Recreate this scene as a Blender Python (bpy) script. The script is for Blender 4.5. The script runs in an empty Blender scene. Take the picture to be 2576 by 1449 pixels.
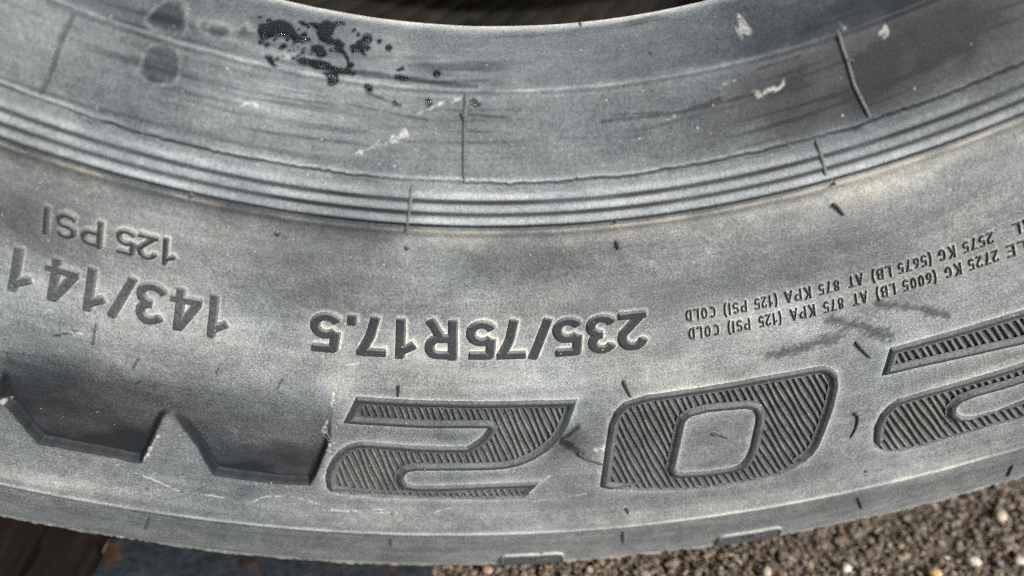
import bpy, math, json
import numpy as np
from mathutils import Matrix, Vector

scn = bpy.context.scene
COL = scn.collection
rng = np.random.default_rng(7)
rad = math.radians

# ------------------------------------------------------------------ camera
# tyre frame: x to the right, y up (0 at the axle), w along the axle towards the viewer (mm)
AXLE = 398.0
CY, CW, PITCH, YAW, ROLL = -161.195, 246.140, rad(35.6808), rad(-3.1717), rad(0.4896)
cam_d = bpy.data.cameras.new("camera")
cam = bpy.data.objects.new("camera", cam_d)
COL.objects.link(cam)
cam_d.sensor_width = 36.0
cam_d.lens = 26.0
cam_d.clip_start = 0.005
cam_d.clip_end = 400
# world = (x, -w, y + AXLE)
T = Matrix(((1, 0, 0), (0, 0, -1), (0, 1, 0)))
Rm = T @ (Matrix.Rotation(-PITCH, 3, 'X') @ Matrix.Rotation(YAW, 3, 'Y') @ Matrix.Rotation(ROLL, 3, 'Z'))
cam.matrix_world = Matrix.Translation((0, -CW / 1000, (CY + AXLE) / 1000)) @ Rm.to_4x4()
cam_d.dof.use_dof = True
cam_d.dof.focus_distance = 0.200
cam_d.dof.aperture_fstop = 6.3
scn.camera = cam

# ------------------------------------------------------------------ light
SUN_DIR = Vector((0.48, -0.60, 0.70)).normalized()      # towards the sun
world = bpy.data.worlds.new("World")
scn.world = world
world.use_nodes = True
wn = world.node_tree
sky = wn.nodes.new('ShaderNodeTexSky')
sky.sky_type = 'NISHITA'
sky.sun_disc = False
sky.dust_density = 7.0
sky.ozone_density = .6
sky.sun_elevation = math.asin(SUN_DIR.z)
sky.sun_rotation = math.atan2(SUN_DIR.x, SUN_DIR.y)
hz = wn.nodes.new('ShaderNodeHueSaturation')                # hazy, whitish sky
hz.inputs['Saturation'].default_value = .36
wn.links.new(sky.outputs[0], hz.inputs['Color'])
wn.links.new(hz.outputs[0], wn.nodes['Background'].inputs[0])
wn.nodes['Background'].inputs[1].default_value = 0.12
sun_d = bpy.data.lights.new("sun", 'SUN')
sun_d.energy = 4.0
sun_d.angle = rad(4.0)
sun_d.color = (1.0, 0.965, 0.91)
sun = bpy.data.objects.new("sun", sun_d)
sun.rotation_euler = (-SUN_DIR).to_track_quat('-Z', 'Y').to_euler()
sun.location = SUN_DIR * 5
COL.objects.link(sun)
scn.view_settings.view_transform = 'Standard'
scn.view_settings.look = 'None'
scn.view_settings.exposure = 0.60
scn.cycles.max_bounces = 8
scn.cycles.caustics_refractive = False
scn.cycles.caustics_reflective = False
scn.cycles.use_denoising = False
scn.cycles.filter_width = 1.15

D = json.loads(r'''{"two":[[-5.803,306.12],[-3.721,306.2],[-0.659,306.25],[2.432,306.49],[5.575,307.15],[5.41,310.75],[5.19,315.07],[4.904,318.9],[4.536,322.47],[4.031,325.78],[3.339,328.8],[2.65,331.0],[1.811,332.32],[0.899,332.78],[-0.239,332.82],[-1.373,332.85],[-2.652,333.04],[-3.063,333.75],[-3.26,335.34],[-3.278,337.08],[-3.124,338.74],[-2.636,339.39],[-1.362,339.08],[0.145,338.63],[1.887,338.38],[3.635,338.29],[3.252,341.55],[2.681,345.25],[0.905,345.16],[-1.351,345.07],[-3.59,345.01],[-5.806,344.73],[-6.798,344.0],[-7.098,342.27],[-7.204,338.25],[-7.136,334.51],[-6.901,330.16],[-6.551,326.71],[-6.12,324.15],[-5.606,322.74],[-5.011,322.47],[-2.906,323.08],[-1.392,323.28],[-0.137,323.22],[0.357,320.87],[0.699,318.62],[0.928,316.21],[-0.643,316.17],[-2.167,316.34],[-4.438,316.14],[-6.422,316.14]],
"zero":[[6.636,342.0],[6.716,337.46],[6.954,326.13],[7.192,317.07],[7.47,312.85],[7.996,309.59],[9.153,307.94],[11.048,307.7],[12.974,307.62],[15.022,307.57],[17.796,308.09],[18.311,308.63],[18.665,310.18],[18.901,312.72],[18.903,317.16],[18.621,323.66],[18.347,328.51],[18.082,332.76],[17.743,338.33],[17.387,341.67],[16.844,343.93],[16.168,346.27],[15.473,347.48],[14.436,347.87],[13.49,348.03],[12.167,347.92],[10.827,347.36],[8.944,345.64],[7.189,343.57]],
"zero_in":[[11.075,320.86],[11.181,319.13],[11.407,317.94],[12.218,317.2],[13.17,317.5],[14.237,318.14],[14.54,319.15],[14.66,320.84],[14.657,322.9],[14.28,333.46],[14.04,337.13],[13.784,339.48],[13.484,340.33],[13.174,340.59],[12.073,340.44],[10.782,339.74],[10.595,339.19],[10.508,337.5],[10.714,331.61]],
"third":[[21.549,308.1],[23.232,308.14],[24.888,308.24],[26.391,308.45],[27.844,308.7],[36.5,309.0],[36.2,317],[35.2,325],[33.2,330],[31,334.91],[27.418,334.91],[26.229,334.83],[25.161,334.7],[24.622,335.17],[24.354,336.67],[24.303,338.84],[24.49,340.87],[25.066,342.36],[26.126,342.76],[27.326,341.71],[33.5,341.71],[33.2,348.75],[27.234,348.75],[25.571,348.26],[23.772,348.25],[22.592,348.71],[21.523,348.31],[20.896,347.37],[20.473,344.83],[20.318,340.97],[20.434,335.74],[20.763,331.54],[21.22,328.76],[21.673,327.41],[22.966,327.11],[24.328,327.16],[25.845,327.22],[27.533,327.21],[30,327.01],[31,322],[31.8,320.68],[27.638,320.68],[25.966,319.28],[24.229,318.25],[22.583,317.56],[20.998,317.28]],
"panels":[[-22.41,311.96],[-22.166,327.72],[-21.997,329.79],[-21.757,331.0],[-21.51,332.71],[-20.942,337.61],[-20.33,341.58],[-19.191,341.3],[-17.449,340.98],[-15.902,341.26],[-15.657,335.44],[-15.41,329.9],[-15.241,325.62],[-15.089,322.69],[-14.949,321.51],[-14.738,321.08],[-14.582,321.26],[-14.252,323.37],[-13.78,327.32],[-13.302,332.21],[-12.885,337.53],[-12.48,341.68],[-11.355,341.91],[-9.776,342.02],[-7.954,341.55],[-7.746,338.06],[-7.511,333.54],[-7.28,328.1],[-7.053,321.8],[-6.979,311.92],[-7.049,291.69]],
"size":[["2",8.617,286.27],["3",6.917,286.43],["5",5.177,286.21],["/",3.713,286.2],["7",2.157,286.11],["5",0.597,285.99],["R",-1.466,286.03],["1",-3.368,286.07],["7",-5.144,286.26],[".",-6.195,281.6],["5",-7.5,286.15]],
"load":[["1",-12.839,285.96],["4",-14.431,285.69],["3",-16.12,286.0],["/",-17.423,286.17],["1",-18.659,285.75],["4",-20.236,285.42],["1",-21.969,285.71]],
"psi":[["1",-15.42,268.84],["2",-16.445,268.85],["5",-17.464,268.92],["P",-19.059,269.33],["S",-20.262,269.12],["I",-21.17,268.64]],
"low":[["COLD",11.509,13.123,288.54],["PSI)",13.551,14.735,288.95],["(125",15.176,16.35,288.59],["KPA",16.81,18.075,288.94],["875",18.501,19.514,289.15],["AT",19.968,20.702,289.6],["LB)",21.131,22.121,289.55],["(6005",22.48,24.135,289.6],["KG",24.519,25.347,289.76],["2725",25.675,27.114,289.66],["LE",27.496,28.429,289.59]],
"up":[["COLD",11.428,13.014,283.86],["PSI)",13.423,14.649,283.53],["(125",15.057,16.238,283.28],["KPA",16.636,17.978,283.6],["875",18.368,19.422,284.16],["AT",19.856,20.597,284.09],["LB)",21.033,22.031,283.87],["(5675",22.361,24.03,283.89],["KG",24.351,25.187,284.14],["2575",25.547,27.03,284.18],["AL",27.946,28.882,283.92]],
"vents":[[[-3.416,257.96],[-3.401,258.77]],[[7.847,257.92],[7.918,260.35]],[[-10.151,258.03],[-10.122,258.8]],[[8.029,302.38],[8.183,305.11],[8.363,308.11]],[[-3.678,301.05],[-3.684,302.88],[-3.715,305.41]],[[5.58,327.21],[5.755,328.59],[5.998,329.81],[6.405,331.15],[6.892,332.9]],[[19.527,328.35],[19.671,329.47],[19.676,331.51],[19.554,334.53],[19.258,338.26]],[[19.889,302.7],[20.199,306.13],[20.558,309.81]],[[19.262,258.34],[19.44,259.11],[19.627,260.77],[19.835,262.79]],[[12.393,325.44],[12.834,326.39],[13.214,328.25]],[[7.949,352.48],[8.014,353.8],[8.05,355.63]],[[-0.609,227.04],[-0.514,228.04],[-0.404,229.14],[-0.325,230.09]],[[21.249,228.25],[21.44,228.49],[21.63,229.02]],[[7.683,250.36],[7.754,251.01]],[[19.208,251.42],[19.372,252.32]],[[-18.048,325.15],[-17.937,324.47]]],
"nubs":[[-3.84,351.84],[19.858,353.74],[-15.253,377.96],[-21.287,378.87],[-9.192,378.23],[-3.087,378.33],[-14.389,250.91],[-21.923,228.94],[-3.425,251.79],[-15.472,351.24],[3.694,379.2]],
"seams":[[[-0.395,222.8],[-0.411,227.02],[-0.442,231.23],[-0.438,237.19],[-0.436,242.06]],[[21.079,222.03],[21.123,225.19],[21.241,228.4],[21.337,233.59],[21.586,237.44],[21.831,241.8]],[[-21.645,223.0],[-21.802,226.4],[-21.923,228.94],[-21.971,231.45],[-22.079,236.53],[-22.306,241.3]],[[-3.231,242.88],[-3.304,244.51],[-3.325,247.43],[-3.422,251.08]],[[18.882,242.46],[18.913,246.16],[18.865,249.42]],[[-15.337,365.6],[-15.469,370.65],[-15.628,376.66]],[[-3.866,365.72],[-3.887,371.14]],[[7.824,366.21],[7.864,375.13]],[[19.51,368.16],[19.656,372.67],[19.824,378.73]],[[26.805,373.61],[26.771,378.58],[26.75,383.52]],[[7.114,215.9],[7.035,216.13]]],
"tabs":[[[1.606,389.86],[1.794,381.27],[2.199,379.57],[4.375,379.39],[4.777,384.33]],[[12.636,389.55],[12.813,381.7],[15.499,382.3],[15.827,386.77]]],
"puddles":[[[-12.854,219.21],[-12.918,218.64],[-12.578,218.45],[-12.296,218.05],[-12.019,217.85],[-11.575,217.84],[-11.13,218.1],[-10.907,218.37],[-10.578,218.78],[-10.145,219.05],[-10.046,219.31],[-10.329,219.34],[-10.605,219.55],[-10.751,219.25],[-11.007,219.1],[-11.558,219.21],[-11.878,219.36],[-12.143,219.69],[-12.51,219.78]],[[-10.61,217.8],[-10.862,217.56],[-10.542,217.48],[-10.429,217.62],[-10.021,217.43],[-9.723,217.4],[-9.285,216.96],[-8.688,217.22],[-8.665,218.04],[-8.725,218.28],[-8.549,218.58],[-8.182,218.54],[-7.822,218.85],[-7.912,219.16],[-7.62,219.56],[-7.351,220.08],[-7.154,221.11],[-7.326,221.16],[-7.411,220.28],[-7.741,219.7],[-8.131,219.57],[-8.547,219.68],[-8.614,219.53],[-8.323,219.33],[-8.342,219.05],[-8.685,218.99],[-8.982,218.99],[-9.32,218.8],[-9.619,218.31],[-9.662,217.97],[-9.939,217.76],[-10.373,217.84]],[[-9.62,219.58],[-9.325,219.44],[-9.2,219.34],[-8.947,219.5],[-8.698,219.84],[-8.638,220.07],[-8.794,220.3],[-9.105,220.36],[-9.267,220.07],[-9.549,219.92]],[[-10.233,221.07],[-9.743,220.76],[-9.31,220.81],[-8.935,220.72],[-8.422,220.82],[-8.052,221.17],[-7.72,221.28],[-7.163,221.18],[-7.002,221.35],[-7.11,221.67],[-7.664,221.76],[-7.909,221.77],[-8.466,221.52],[-9.04,221.69],[-9.392,221.42],[-9.961,221.35]],[[-8.605,221.98],[-8.176,221.9],[-7.8,221.81],[-7.639,222.4],[-7.671,223.15],[-7.897,223.91],[-8.112,223.66],[-8.278,222.62]],[[-7.481,218.89],[-7.214,218.71],[-7.137,218.29],[-6.817,218.28],[-6.806,218.68],[-6.515,218.61],[-6.235,218.84],[-6.404,219.08],[-6.652,219.16],[-6.386,219.56],[-6.578,219.52],[-6.859,219.26],[-7.144,219.33],[-7.231,219.58],[-7.368,219.2]],[[-11.892,221.32],[-11.513,221.22],[-11.4,221.67],[-11.251,221.99],[-10.933,222.35],[-11.283,222.54],[-11.487,222.23],[-11.71,221.67]],[[-8.894,217.15],[-8.663,216.97],[-8.208,216.9],[-8.106,217.03],[-8.457,217.21],[-8.815,217.34]],[[-4.596,221.15],[-4.258,221.11],[-3.899,221.17],[-3.624,221.36],[-3.869,221.65],[-4.222,221.65],[-4.507,221.52]],[[-2.698,224.67],[-2.549,224.31],[-2.392,224.82],[-2.323,225.68],[-2.47,226.31],[-2.627,225.75]],[[-0.159,224.58],[0.039,223.91],[0.194,224.23],[0.457,225.3],[0.35,225.91],[0.12,225.54],[-0.064,225.56]]],
"drops":[[-6.606,218.06,1.24],[-5.194,218.59,0.78],[-7.128,220.61,0.69],[-5.833,218.1,0.55],[-12.519,218.1,0.59],[-13.094,217.98,0.35],[-12.405,220.04,0.6],[-12.047,220.2,0.55],[-11.139,220.01,0.69],[-9.99,220.21,0.43],[-10.376,220.96,0.45],[-11.221,221.31,0.45],[-7.52,217.45,0.48],[-7.19,217.78,0.48],[-10.285,218.63,0.69],[-4.417,220.57,0.38],[-6.02,223.34,0.69],[-9.94,218.98,0.52],[-10.191,220.63,0.38],[-10.748,220.32,0.31],[-10.22,217.85,0.41],[-10.683,218.24,0.35],[-11.084,219.36,0.45],[-11.741,219.6,0.41],[-6.911,221.54,0.59],[-10.977,220.93,0.28],[-11.289,220.28,0.28],[-4.424,226.05,0.6],[-5.961,223.5,0.8],[-2.135,220.59,0.9],[-5.805,223.76,0.5],[-4.195,220.36,0.5],[-4.353,220.52,0.4],[10.788,219.64,0.3]],
"stains":[[[-18.35,221.01],[-18.251,219.96],[-18.062,218.99],[-17.482,218.71],[-16.902,219.3],[-16.417,220.78],[-16.411,221.5],[-17.183,221.52],[-17.865,221.6]],[[-17.94,226.13],[-17.799,224.9],[-17.036,223.62],[-16.533,223.95],[-16.209,225.71],[-16.173,228.64],[-16.301,230.43],[-16.931,231.59],[-17.615,231.43],[-18.134,230.43],[-17.903,228.24]],[[-15.95,219.75],[-15.398,219.54],[-14.772,219.63],[-14.047,219.55],[-12.89,219.1],[-12.603,219.83],[-13.852,220.19],[-14.976,220.39],[-15.666,220.29]]],
"wetline":[[-7.157,221.31],[-5.783,221.31],[-4.242,221.35],[-2.69,221.46],[-1.131,221.72],[0.267,221.85]],
"scuffs":[[0.5,[[-6.476,237.54],[-5.072,234.89]]],[0.9,[[-5.072,234.89],[-4.353,233.52],[-3.794,231.92]]],[0.35,[[-3.091,227.79],[-1.673,225.06]]],[0.35,[[-1.444,225.02],[-0.698,224.2]]],[0.9,[[16.164,230.39],[16.801,230.09],[17.54,229.47]]],[0.8,[[16.135,219.59],[16.791,218.69]]],[0.7,[[23.297,224.8],[23.401,225.22]]],[0.6,[[23.545,224.32],[23.502,225.91]]],[0.6,[[21.444,221.93],[21.475,222.16]]],[0.7,[[11.236,231.36],[11.521,230.86]]],[0.3,[[15.951,228.95],[16.03,228.85]]],[0.4,[[-6.959,304.87],[-7.1,314.38],[-7.4,319.53],[-7.445,323.09],[-6.845,324.25]]],[0.9,[[-7.363,319.1],[-7.011,322.92],[-7.119,327.12]]],[0.5,[[-15.748,340.57],[-15.438,333.59],[-15.123,328.49]]],[0.35,[[-16.037,345.75],[-15.002,348.11],[-14.192,350.4],[-13.158,350.65],[-12.039,350.81]]],[0.3,[[-10.667,351.32],[-10.051,348.36],[-9.112,347.29],[-8.144,347.91],[-7.175,350.19],[-6.348,352.1],[-5.043,350.83],[-4.386,350.32]]],[0.3,[[-1.756,351.16],[-0.97,349.05]]],[0.9,[[-22.061,329.19],[-21.801,330.11]]],[0.3,[[14.24,226.31],[15.163,225.96]]],[0.3,[[-20.315,300.71],[-19.024,299.7]]],[0.25,[[-10.903,295.86],[-10.344,292.79]]],[0.5,[[4.074,336.2],[3.799,337.78]]],[0.3,[[-7.646,352.08],[-3.456,351.85]]],[0.3,[[3.248,346.83],[5.964,344.69]]],[1.0,[[6.554,327.14],[7.385,324.52]]],[0.4,[[1.038,231.88],[1.188,233.6]]],[0.25,[[-11.963,230.58],[-11.772,232.08]]],[0.25,[[-12.702,231.77],[-12.455,230.72],[-12.041,230.37],[-11.729,231.22],[-11.737,233.17]]],[0.3,[[-6.371,295.97],[-5.701,294.75]]]],
"darks":[[0.5,[[22.4,226.9],[24.53,227.42],[26.584,228.44],[30.397,230.65]]],[0.8,[[22.532,229.72],[24.374,229.99],[26.577,230.68],[28.486,230.94]]],[0.5,[[24.957,232.02],[27.69,232.61],[30.199,233.37]]],[0.5,[[21.78,230.29],[23.35,230.47]]],[0.6,[[7.439,229.94],[9.57,230.03],[11.99,230.31],[14.144,229.05]]],[0.5,[[12.599,230.16],[15.622,229.73],[19.125,231.01]]],[0.4,[[8.07,228.77],[11.097,229.74]]],[0.5,[[-7.108,227.32],[-4.862,227.97],[-2.597,228.95]]],[0.5,[[-5.97,224.59],[-4.134,226.34]]],[0.5,[[-0.181,227.44],[1.956,227.95]]],[0.4,[[16.42,224.86],[18.842,224.53]]],[3,[[15.637,300.64],[17.811,300.11],[19.16,299.55]]],[3,[[18.842,293.73],[20.496,299.15],[21.603,304.38]]],[2.2,[[21.135,292.4],[23.138,297.93],[24.344,302.7]]],[2,[[4.372,319.73],[5.73,327.72]]],[0.7,[[-9.525,302.6],[-9.756,306.46]]],[0.6,[[-18.484,295.84],[-18.502,302.26]]],[0.6,[[-16.408,303.79],[-16.608,307.23]]],[0.5,[[-16.19,311.19],[-16.419,312.46]]],[0.5,[[-12.545,300.15],[-12.76,303.96]]],[1.2,[[5.618,317.26],[4.642,322.95]]],[0.7,[[-20.28,302.8],[-19.27,299.27]]]],
"blobs":[[25.13,224.4,40,9,-0.5],[28.15,235.4,34,9,-0.38],[-5.99,251.1,14,9,-0.35],[-8.84,269.3,16,12,-0.28],[-13.11,312.8,30,9,-0.15],[-19.8,315.9,22,14,-0.35],[-21.25,323.0,14,10,-0.2],[22.79,227.6,30,9,-0.25],[17.13,231.9,34,7,-0.2],[4.87,322.5,9,8,-0.5],[17.25,272.2,22,9,-0.28],[3.08,262.2,20,8,-0.22],[10.93,278.9,20,6,-0.12],[-20.54,274.1,18,12,-0.2],[-22.19,270.3,14,8,-0.25],[-11.28,250.7,10,5,-0.15],[-0.87,228.5,14,5,-0.15],[15.76,239.3,30,6,-0.2],[24.26,239.2,30,9,-0.28],[-17.03,230.6,10,8,-0.2],[-19.65,221.5,14,4,-0.2],[0.25,220.2,22,4,0.22],[-5.7,219.8,14,5,0.2],[-8.62,230.5,18,6,0.18],[-2.25,254.3,10,4,0.35],[3.5,254.9,26,3,0.25],[12.06,255.1,26,3,0.2],[7.52,219.6,30,5,0.12],[-2.15,289.5,24,6,0.18],[2.43,299.9,34,8,0.16],[10.69,307.3,14,10,0.2],[14.97,290.3,22,10,0.14],[10.44,359.8,50,7,0.28],[-5.54,354.3,40,5,0.15],[21.18,357.8,30,8,0.25],[21.43,257.1,30,8,0.2],[24.42,254.5,24,8,0.22],[25.77,330.0,14,10,0.1],[-17.12,282.7,16,12,0.15],[-13.37,290.6,14,6,0.2],[-16.39,262.5,22,8,0.12],[-20.17,357.0,20,4,0.3],[-16.74,353.8,20,3,0.2],[-6.58,301.5,5,10,0.3],[-23.77,229.0,16,10,0.15],[-10.7,232.8,16,8,0.12],[11.21,244.1,22,5,0.1],[-0.6,353.1,40,8,0.1],[23.99,364.2,20,6,0.15]],
"rng":0}''')

# ------------------------------------------------------------------ helpers
def mesh_obj(name, co, faces, mat, parent=None, smooth=True, attrs=None, kind=None):
    """co: (n,3) metres, faces: (m,4) or (m,3) int array"""
    co = np.asarray(co, np.float32); faces = np.asarray(faces, np.int32)
    me = bpy.data.meshes.new(name)
    k = faces.shape[1]
    me.vertices.add(len(co)); me.vertices.foreach_set('co', co.ravel())
    me.loops.add(faces.size); me.loops.foreach_set('vertex_index', faces.ravel())
    me.polygons.add(len(faces))
    me.polygons.foreach_set('loop_start', np.arange(0, faces.size, k, dtype=np.int32))
    me.polygons.foreach_set('use_smooth', np.full(len(faces), smooth))
    me.update(calc_edges=True)
    for an, (typ, arr) in (attrs or {}).items():
        a = me.attributes.new(an, typ, 'POINT')
        a.data.foreach_set('color' if 'COLOR' in typ else 'vector' if 'VECTOR' in typ else 'value', np.asarray(arr, np.float32).ravel())
    if mat: me.materials.append(mat)
    o = bpy.data.objects.new(name, me)
    COL.objects.link(o)
    if parent: o.parent = parent
    if kind: o['kind'] = kind
    return o

def thing(o, label, cat, group=None):
    o['label'] = label; o['category'] = cat
    if group: o['group'] = group
    return o

def empty(name, loc=(0, 0, 0)):
    o = bpy.data.objects.new(name, None); COL.objects.link(o); o.location = loc
    o.empty_display_size = .05
    return o

def grid_faces(nr, nc, closed=False):
    i = np.arange(nr - 1)[:, None] * nc; j = np.arange(nc - (0 if closed else 1))[None, :]
    j2 = (j + 1) % nc
    return np.stack([i + j, i + j2, i + nc + j2, i + nc + j], -1).reshape(-1, 4)

def gf(nr, nc, closed=False):
    return grid_faces(nr, nc, closed)[:, ::-1]          # polar grids face the viewer

def hash2(ix, iy, seed):
    h = (ix.astype(np.int64) * 374761393 + iy.astype(np.int64) * 668265263 + seed * 974634777) & 0x7fffffff
    h = ((h ^ (h >> 13)) * 1274126177) & 0x7fffffff
    return ((h ^ (h >> 16)) & 0xffff) / 65535.0

def vnoise(x, y, seed=0):
    xi = np.floor(x); yi = np.floor(y); fx = x - xi; fy = y - yi
    fx = fx * fx * (3 - 2 * fx); fy = fy * fy * (3 - 2 * fy)
    a = hash2(xi, yi, seed); b = hash2(xi + 1, yi, seed); c = hash2(xi, yi + 1, seed); d = hash2(xi + 1, yi + 1, seed)
    return (a * (1 - fx) + b * fx) * (1 - fy) + (c * (1 - fx) + d * fx) * fy

def fbm(x, y, seed=0, o=3):
    s = 0; a = .5; t = 0
    for k in range(o):
        s = s + a * vnoise(x * 2 ** k, y * 2 ** k, seed + k * 17); t += a; a *= .5
    return s / t

def sstep(x, a, b):
    t = np.clip((x - a) / (b - a), 0, 1); return t * t * (3 - 2 * t)

def pchip(x, y):
    h = np.diff(x); d = np.diff(y) / h; m = np.zeros(len(x))
    for i in range(1, len(x) - 1):
        if d[i - 1] * d[i] > 0:
            w1 = 2 * h[i] + h[i - 1]; w2 = h[i] + 2 * h[i - 1]; m[i] = (w1 + w2) / (w1 / d[i - 1] + w2 / d[i])
    m[0] = d[0]; m[-1] = d[-1]
    def f(q):
        q = np.asarray(q, float)
        i = np.clip(np.searchsorted(x, q) - 1, 0, len(x) - 2); t = (q - x[i]) / h[i]
        return y[i] * (1 + 2 * t) * (1 - t) ** 2 + m[i] * h[i] * t * (1 - t) ** 2 + y[i + 1] * t * t * (3 - 2 * t) + m[i + 1] * h[i] * t * t * (t - 1)
    return f

PR = np.array([(215.9, 58.1), (221.4, 82.6), (222.2, 84.4), (224, 85.2), (232, 88.1), (242.2, 91.7), (246, 94.6), (250.6, 97.6), (252.2, 97.0), (255, 95.9), (264, 95.1), (280, 94.9), (292, 96.5), (320, 98.8), (341, 100.2), (355, 100.9), (362.4, 101.0), (364.5, 100.2), (374, 97.9), (384, 94.8), (390, 92.4), (393.3, 90.6), (396, 87.6), (397.5, 83), (398, 77)])
profile = pchip(PR[:, 0], PR[:, 1])
def normal_rw(r):
    e = .05
    d = (profile(np.clip(r + e, 215.9, 398)) - profile(np.clip(r - e, 215.9, 398))) / (np.clip(r + e, 215.9, 398) - np.clip(r - e, 215.9, 398))
    n = np.sqrt(1 + d * d)
    return -d / n, 1 / n                     # (nr, nw), pointing out of the rubber

def place(a, r, h):
    """tyre surface point: a degrees from straight down (right +), r radius mm, h height above the rubber mm"""
    nr, nw = normal_rw(r)
    rr = r + nr * h; w = profile(r) + nw * h
    t = np.radians(a)
    return np.stack([rr * np.sin(t), -w, AXLE - rr * np.cos(t)], -1) / 1000

# signed distances ----------------------------------------------------------
def poly_sdf(px, py, V):
    V = np.asarray(V, float); best = np.full(px.shape, 1e9); ins = np.zeros(px.shape, bool)
    n = len(V)
    for i in range(n):
        ax, ay = V[i]; bx, by = V[(i + 1) % n]; ex, ey = bx - ax, by - ay
        L = ex * ex + ey * ey
        if L < 1e-12: continue
        t = np.clip(((px - ax) * ex + (py - ay) * ey) / L, 0, 1)
        best = np.minimum(best, (px - ax - t * ex) ** 2 + (py - ay - t * ey) ** 2)
        if ay != by:
            c = ((ay > py) != (by > py)) & (px < ex * (py - ay) / ey + ax)
            ins ^= c
    d = np.sqrt(best)
    return np.where(ins, -d, d)

def line_dist(px, py, V):
    best = np.full(px.shape, 1e9)
    for (ax, ay), (bx, by) in zip(V[:-1], V[1:]):
        ex, ey = bx - ax, by - ay; L = ex * ex + ey * ey + 1e-12
        t = np.clip(((px - ax) * ex + (py - ay) * ey) / L, 0, 1)
        best = np.minimum(best, (px - ax - t * ex) ** 2 + (py - ay - t * ey) ** 2)
    return np.sqrt(best)

def uv(poly, rref):
    return [(math.radians(a) * rref, r) for a, r in poly]

# glyph strokes, cap height 1 ----------------------------------------------
def arc(cx, cy, rx, ry, a0, a1, n=12):
    return [(cx + rx * math.cos(rad(a0 + (a1 - a0) * i / n)), cy + ry * math.sin(rad(a0 + (a1 - a0) * i / n))) for i in range(n + 1)]
GL = {
 '0': [arc(.32, .5, .22, .4, 0, 360, 24)],
 '1': [[(.40, 0), (.40, 1)], [(.42, .86), (.10, .66)]],
 '2': [arc(.33, .66, .23, .24, 165, -25, 12) + [(.12, .10)], [(.03, .10), (.62, .10)]],
 '3': [arc(.30, .71, .21, .19, 160, -90, 12), arc(.30, .31, .24, .21, 90, -160, 12)],
 '4': [[(.46, 0), (.46, .98)], [(.44, .95), (.08, .30)], [(.02, .27), (.66, .27)]],
 '5': [[(.12, .90), (.58, .90)], [(.16, .95), (.12, .48)], arc(.32, .33, .24, .23, 140, -155, 14)],
 '6': [arc(.32, .32, .22, .22, 0, 360, 20), arc(.62, .34, .52, .56, 178, 112, 8)],
 '7': [[(.02, .90), (.62, .90)], [(.54, .93), (.36, .5), (.26, 0)]],
 '8': [arc(.32, .71, .19, .19, 0, 360, 18), arc(.32, .30, .23, .20, 0, 360, 18)],
 '/': [[(.05, 0), (.40, 1)]],
 '.': [[(.12, .0), (.12, .24)]],
 'R': [[(.11, 0), (.11, 1)], [(.11, .90), (.40, .90)] + arc(.40, .69, .20, .21, 90, -90, 10) + [(.11, .48)], [(.36, .46), (.60, 0)]],
 'P': [[(.11, 0), (.11, 1)], [(.11, .90), (.38, .90)] + arc(.38, .68, .20, .22, 90, -90, 10) + [(.11, .46)]],
 'S': [arc(.31, .70, .21, .20, 20, 270, 14) + arc(.31, .31, .23, .21, 90, -160, 14)[1:]],
 'I': [[(.12, 0), (.12, 1)]],
 'C': [arc(.33, .5, .23, .4, 45, 315, 18)],
 'O': [arc(.32, .5, .22, .4, 0, 360, 24)],
 'L': [[(.11, 0), (.11, 1)], [(.05, .10), (.52, .10)]],
 'D': [[(.11, 0), (.11, 1)], [(.11, .9), (.30, .9)] + arc(.30, .5, .25, .4, 90, -90, 12) + [(.11, .1)]],
 'K': [[(.11, 0), (.11, 1)], [(.56, 1), (.13, .42)], [(.26, .58), (.58, 0)]],
 'A': [[(.04, 0), (.33, .96)], [(.33, .96), (.62, 0)], [(.15, .28), (.50, .28)]],
 'T': [[(.02, .9), (.60, .9)], [(.31, .95), (.31, 0)]],
 'B': [[(.11, 0), (.11, 1)], [(.11, .9), (.36, .9)] + arc(.36, .71, .17, .19, 90, -90, 8) + [(.11, .52)], [(.30, .52)] + arc(.36, .31, .21, .21, 90, -90, 8) + [(.11, .10)]],
 'G': [arc(.33, .5, .23, .4, 45, 330, 18) + [(.53, .44)], [(.36, .44), (.58, .44)]],
 'E': [[(.11, 0), (.11, 1)], [(.05, .9), (.52, .9)], [(.05, .5), (.46, .5)], [(.05, .1), (.52, .1)]],
 '(': [arc(.58, .5, .46, .78, 130, 230, 8)],
 ')': [arc(-.26, .5, .46, .78, 50, -50, 8)],
 'W': [[(.03, 1), (.22, .04)], [(.22, .04), (.40, .9)], [(.40, .9), (.58, .04)], [(.58, .04), (.77, 1)]],
}
GW = {'1': .56, '/': .45, '.': .24, 'I': .24, '(': .32, ')': .32, 'L': .56, 'E': .56, 'W': .80}
def gwidth(c): return GW.get(c, .65)

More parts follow.
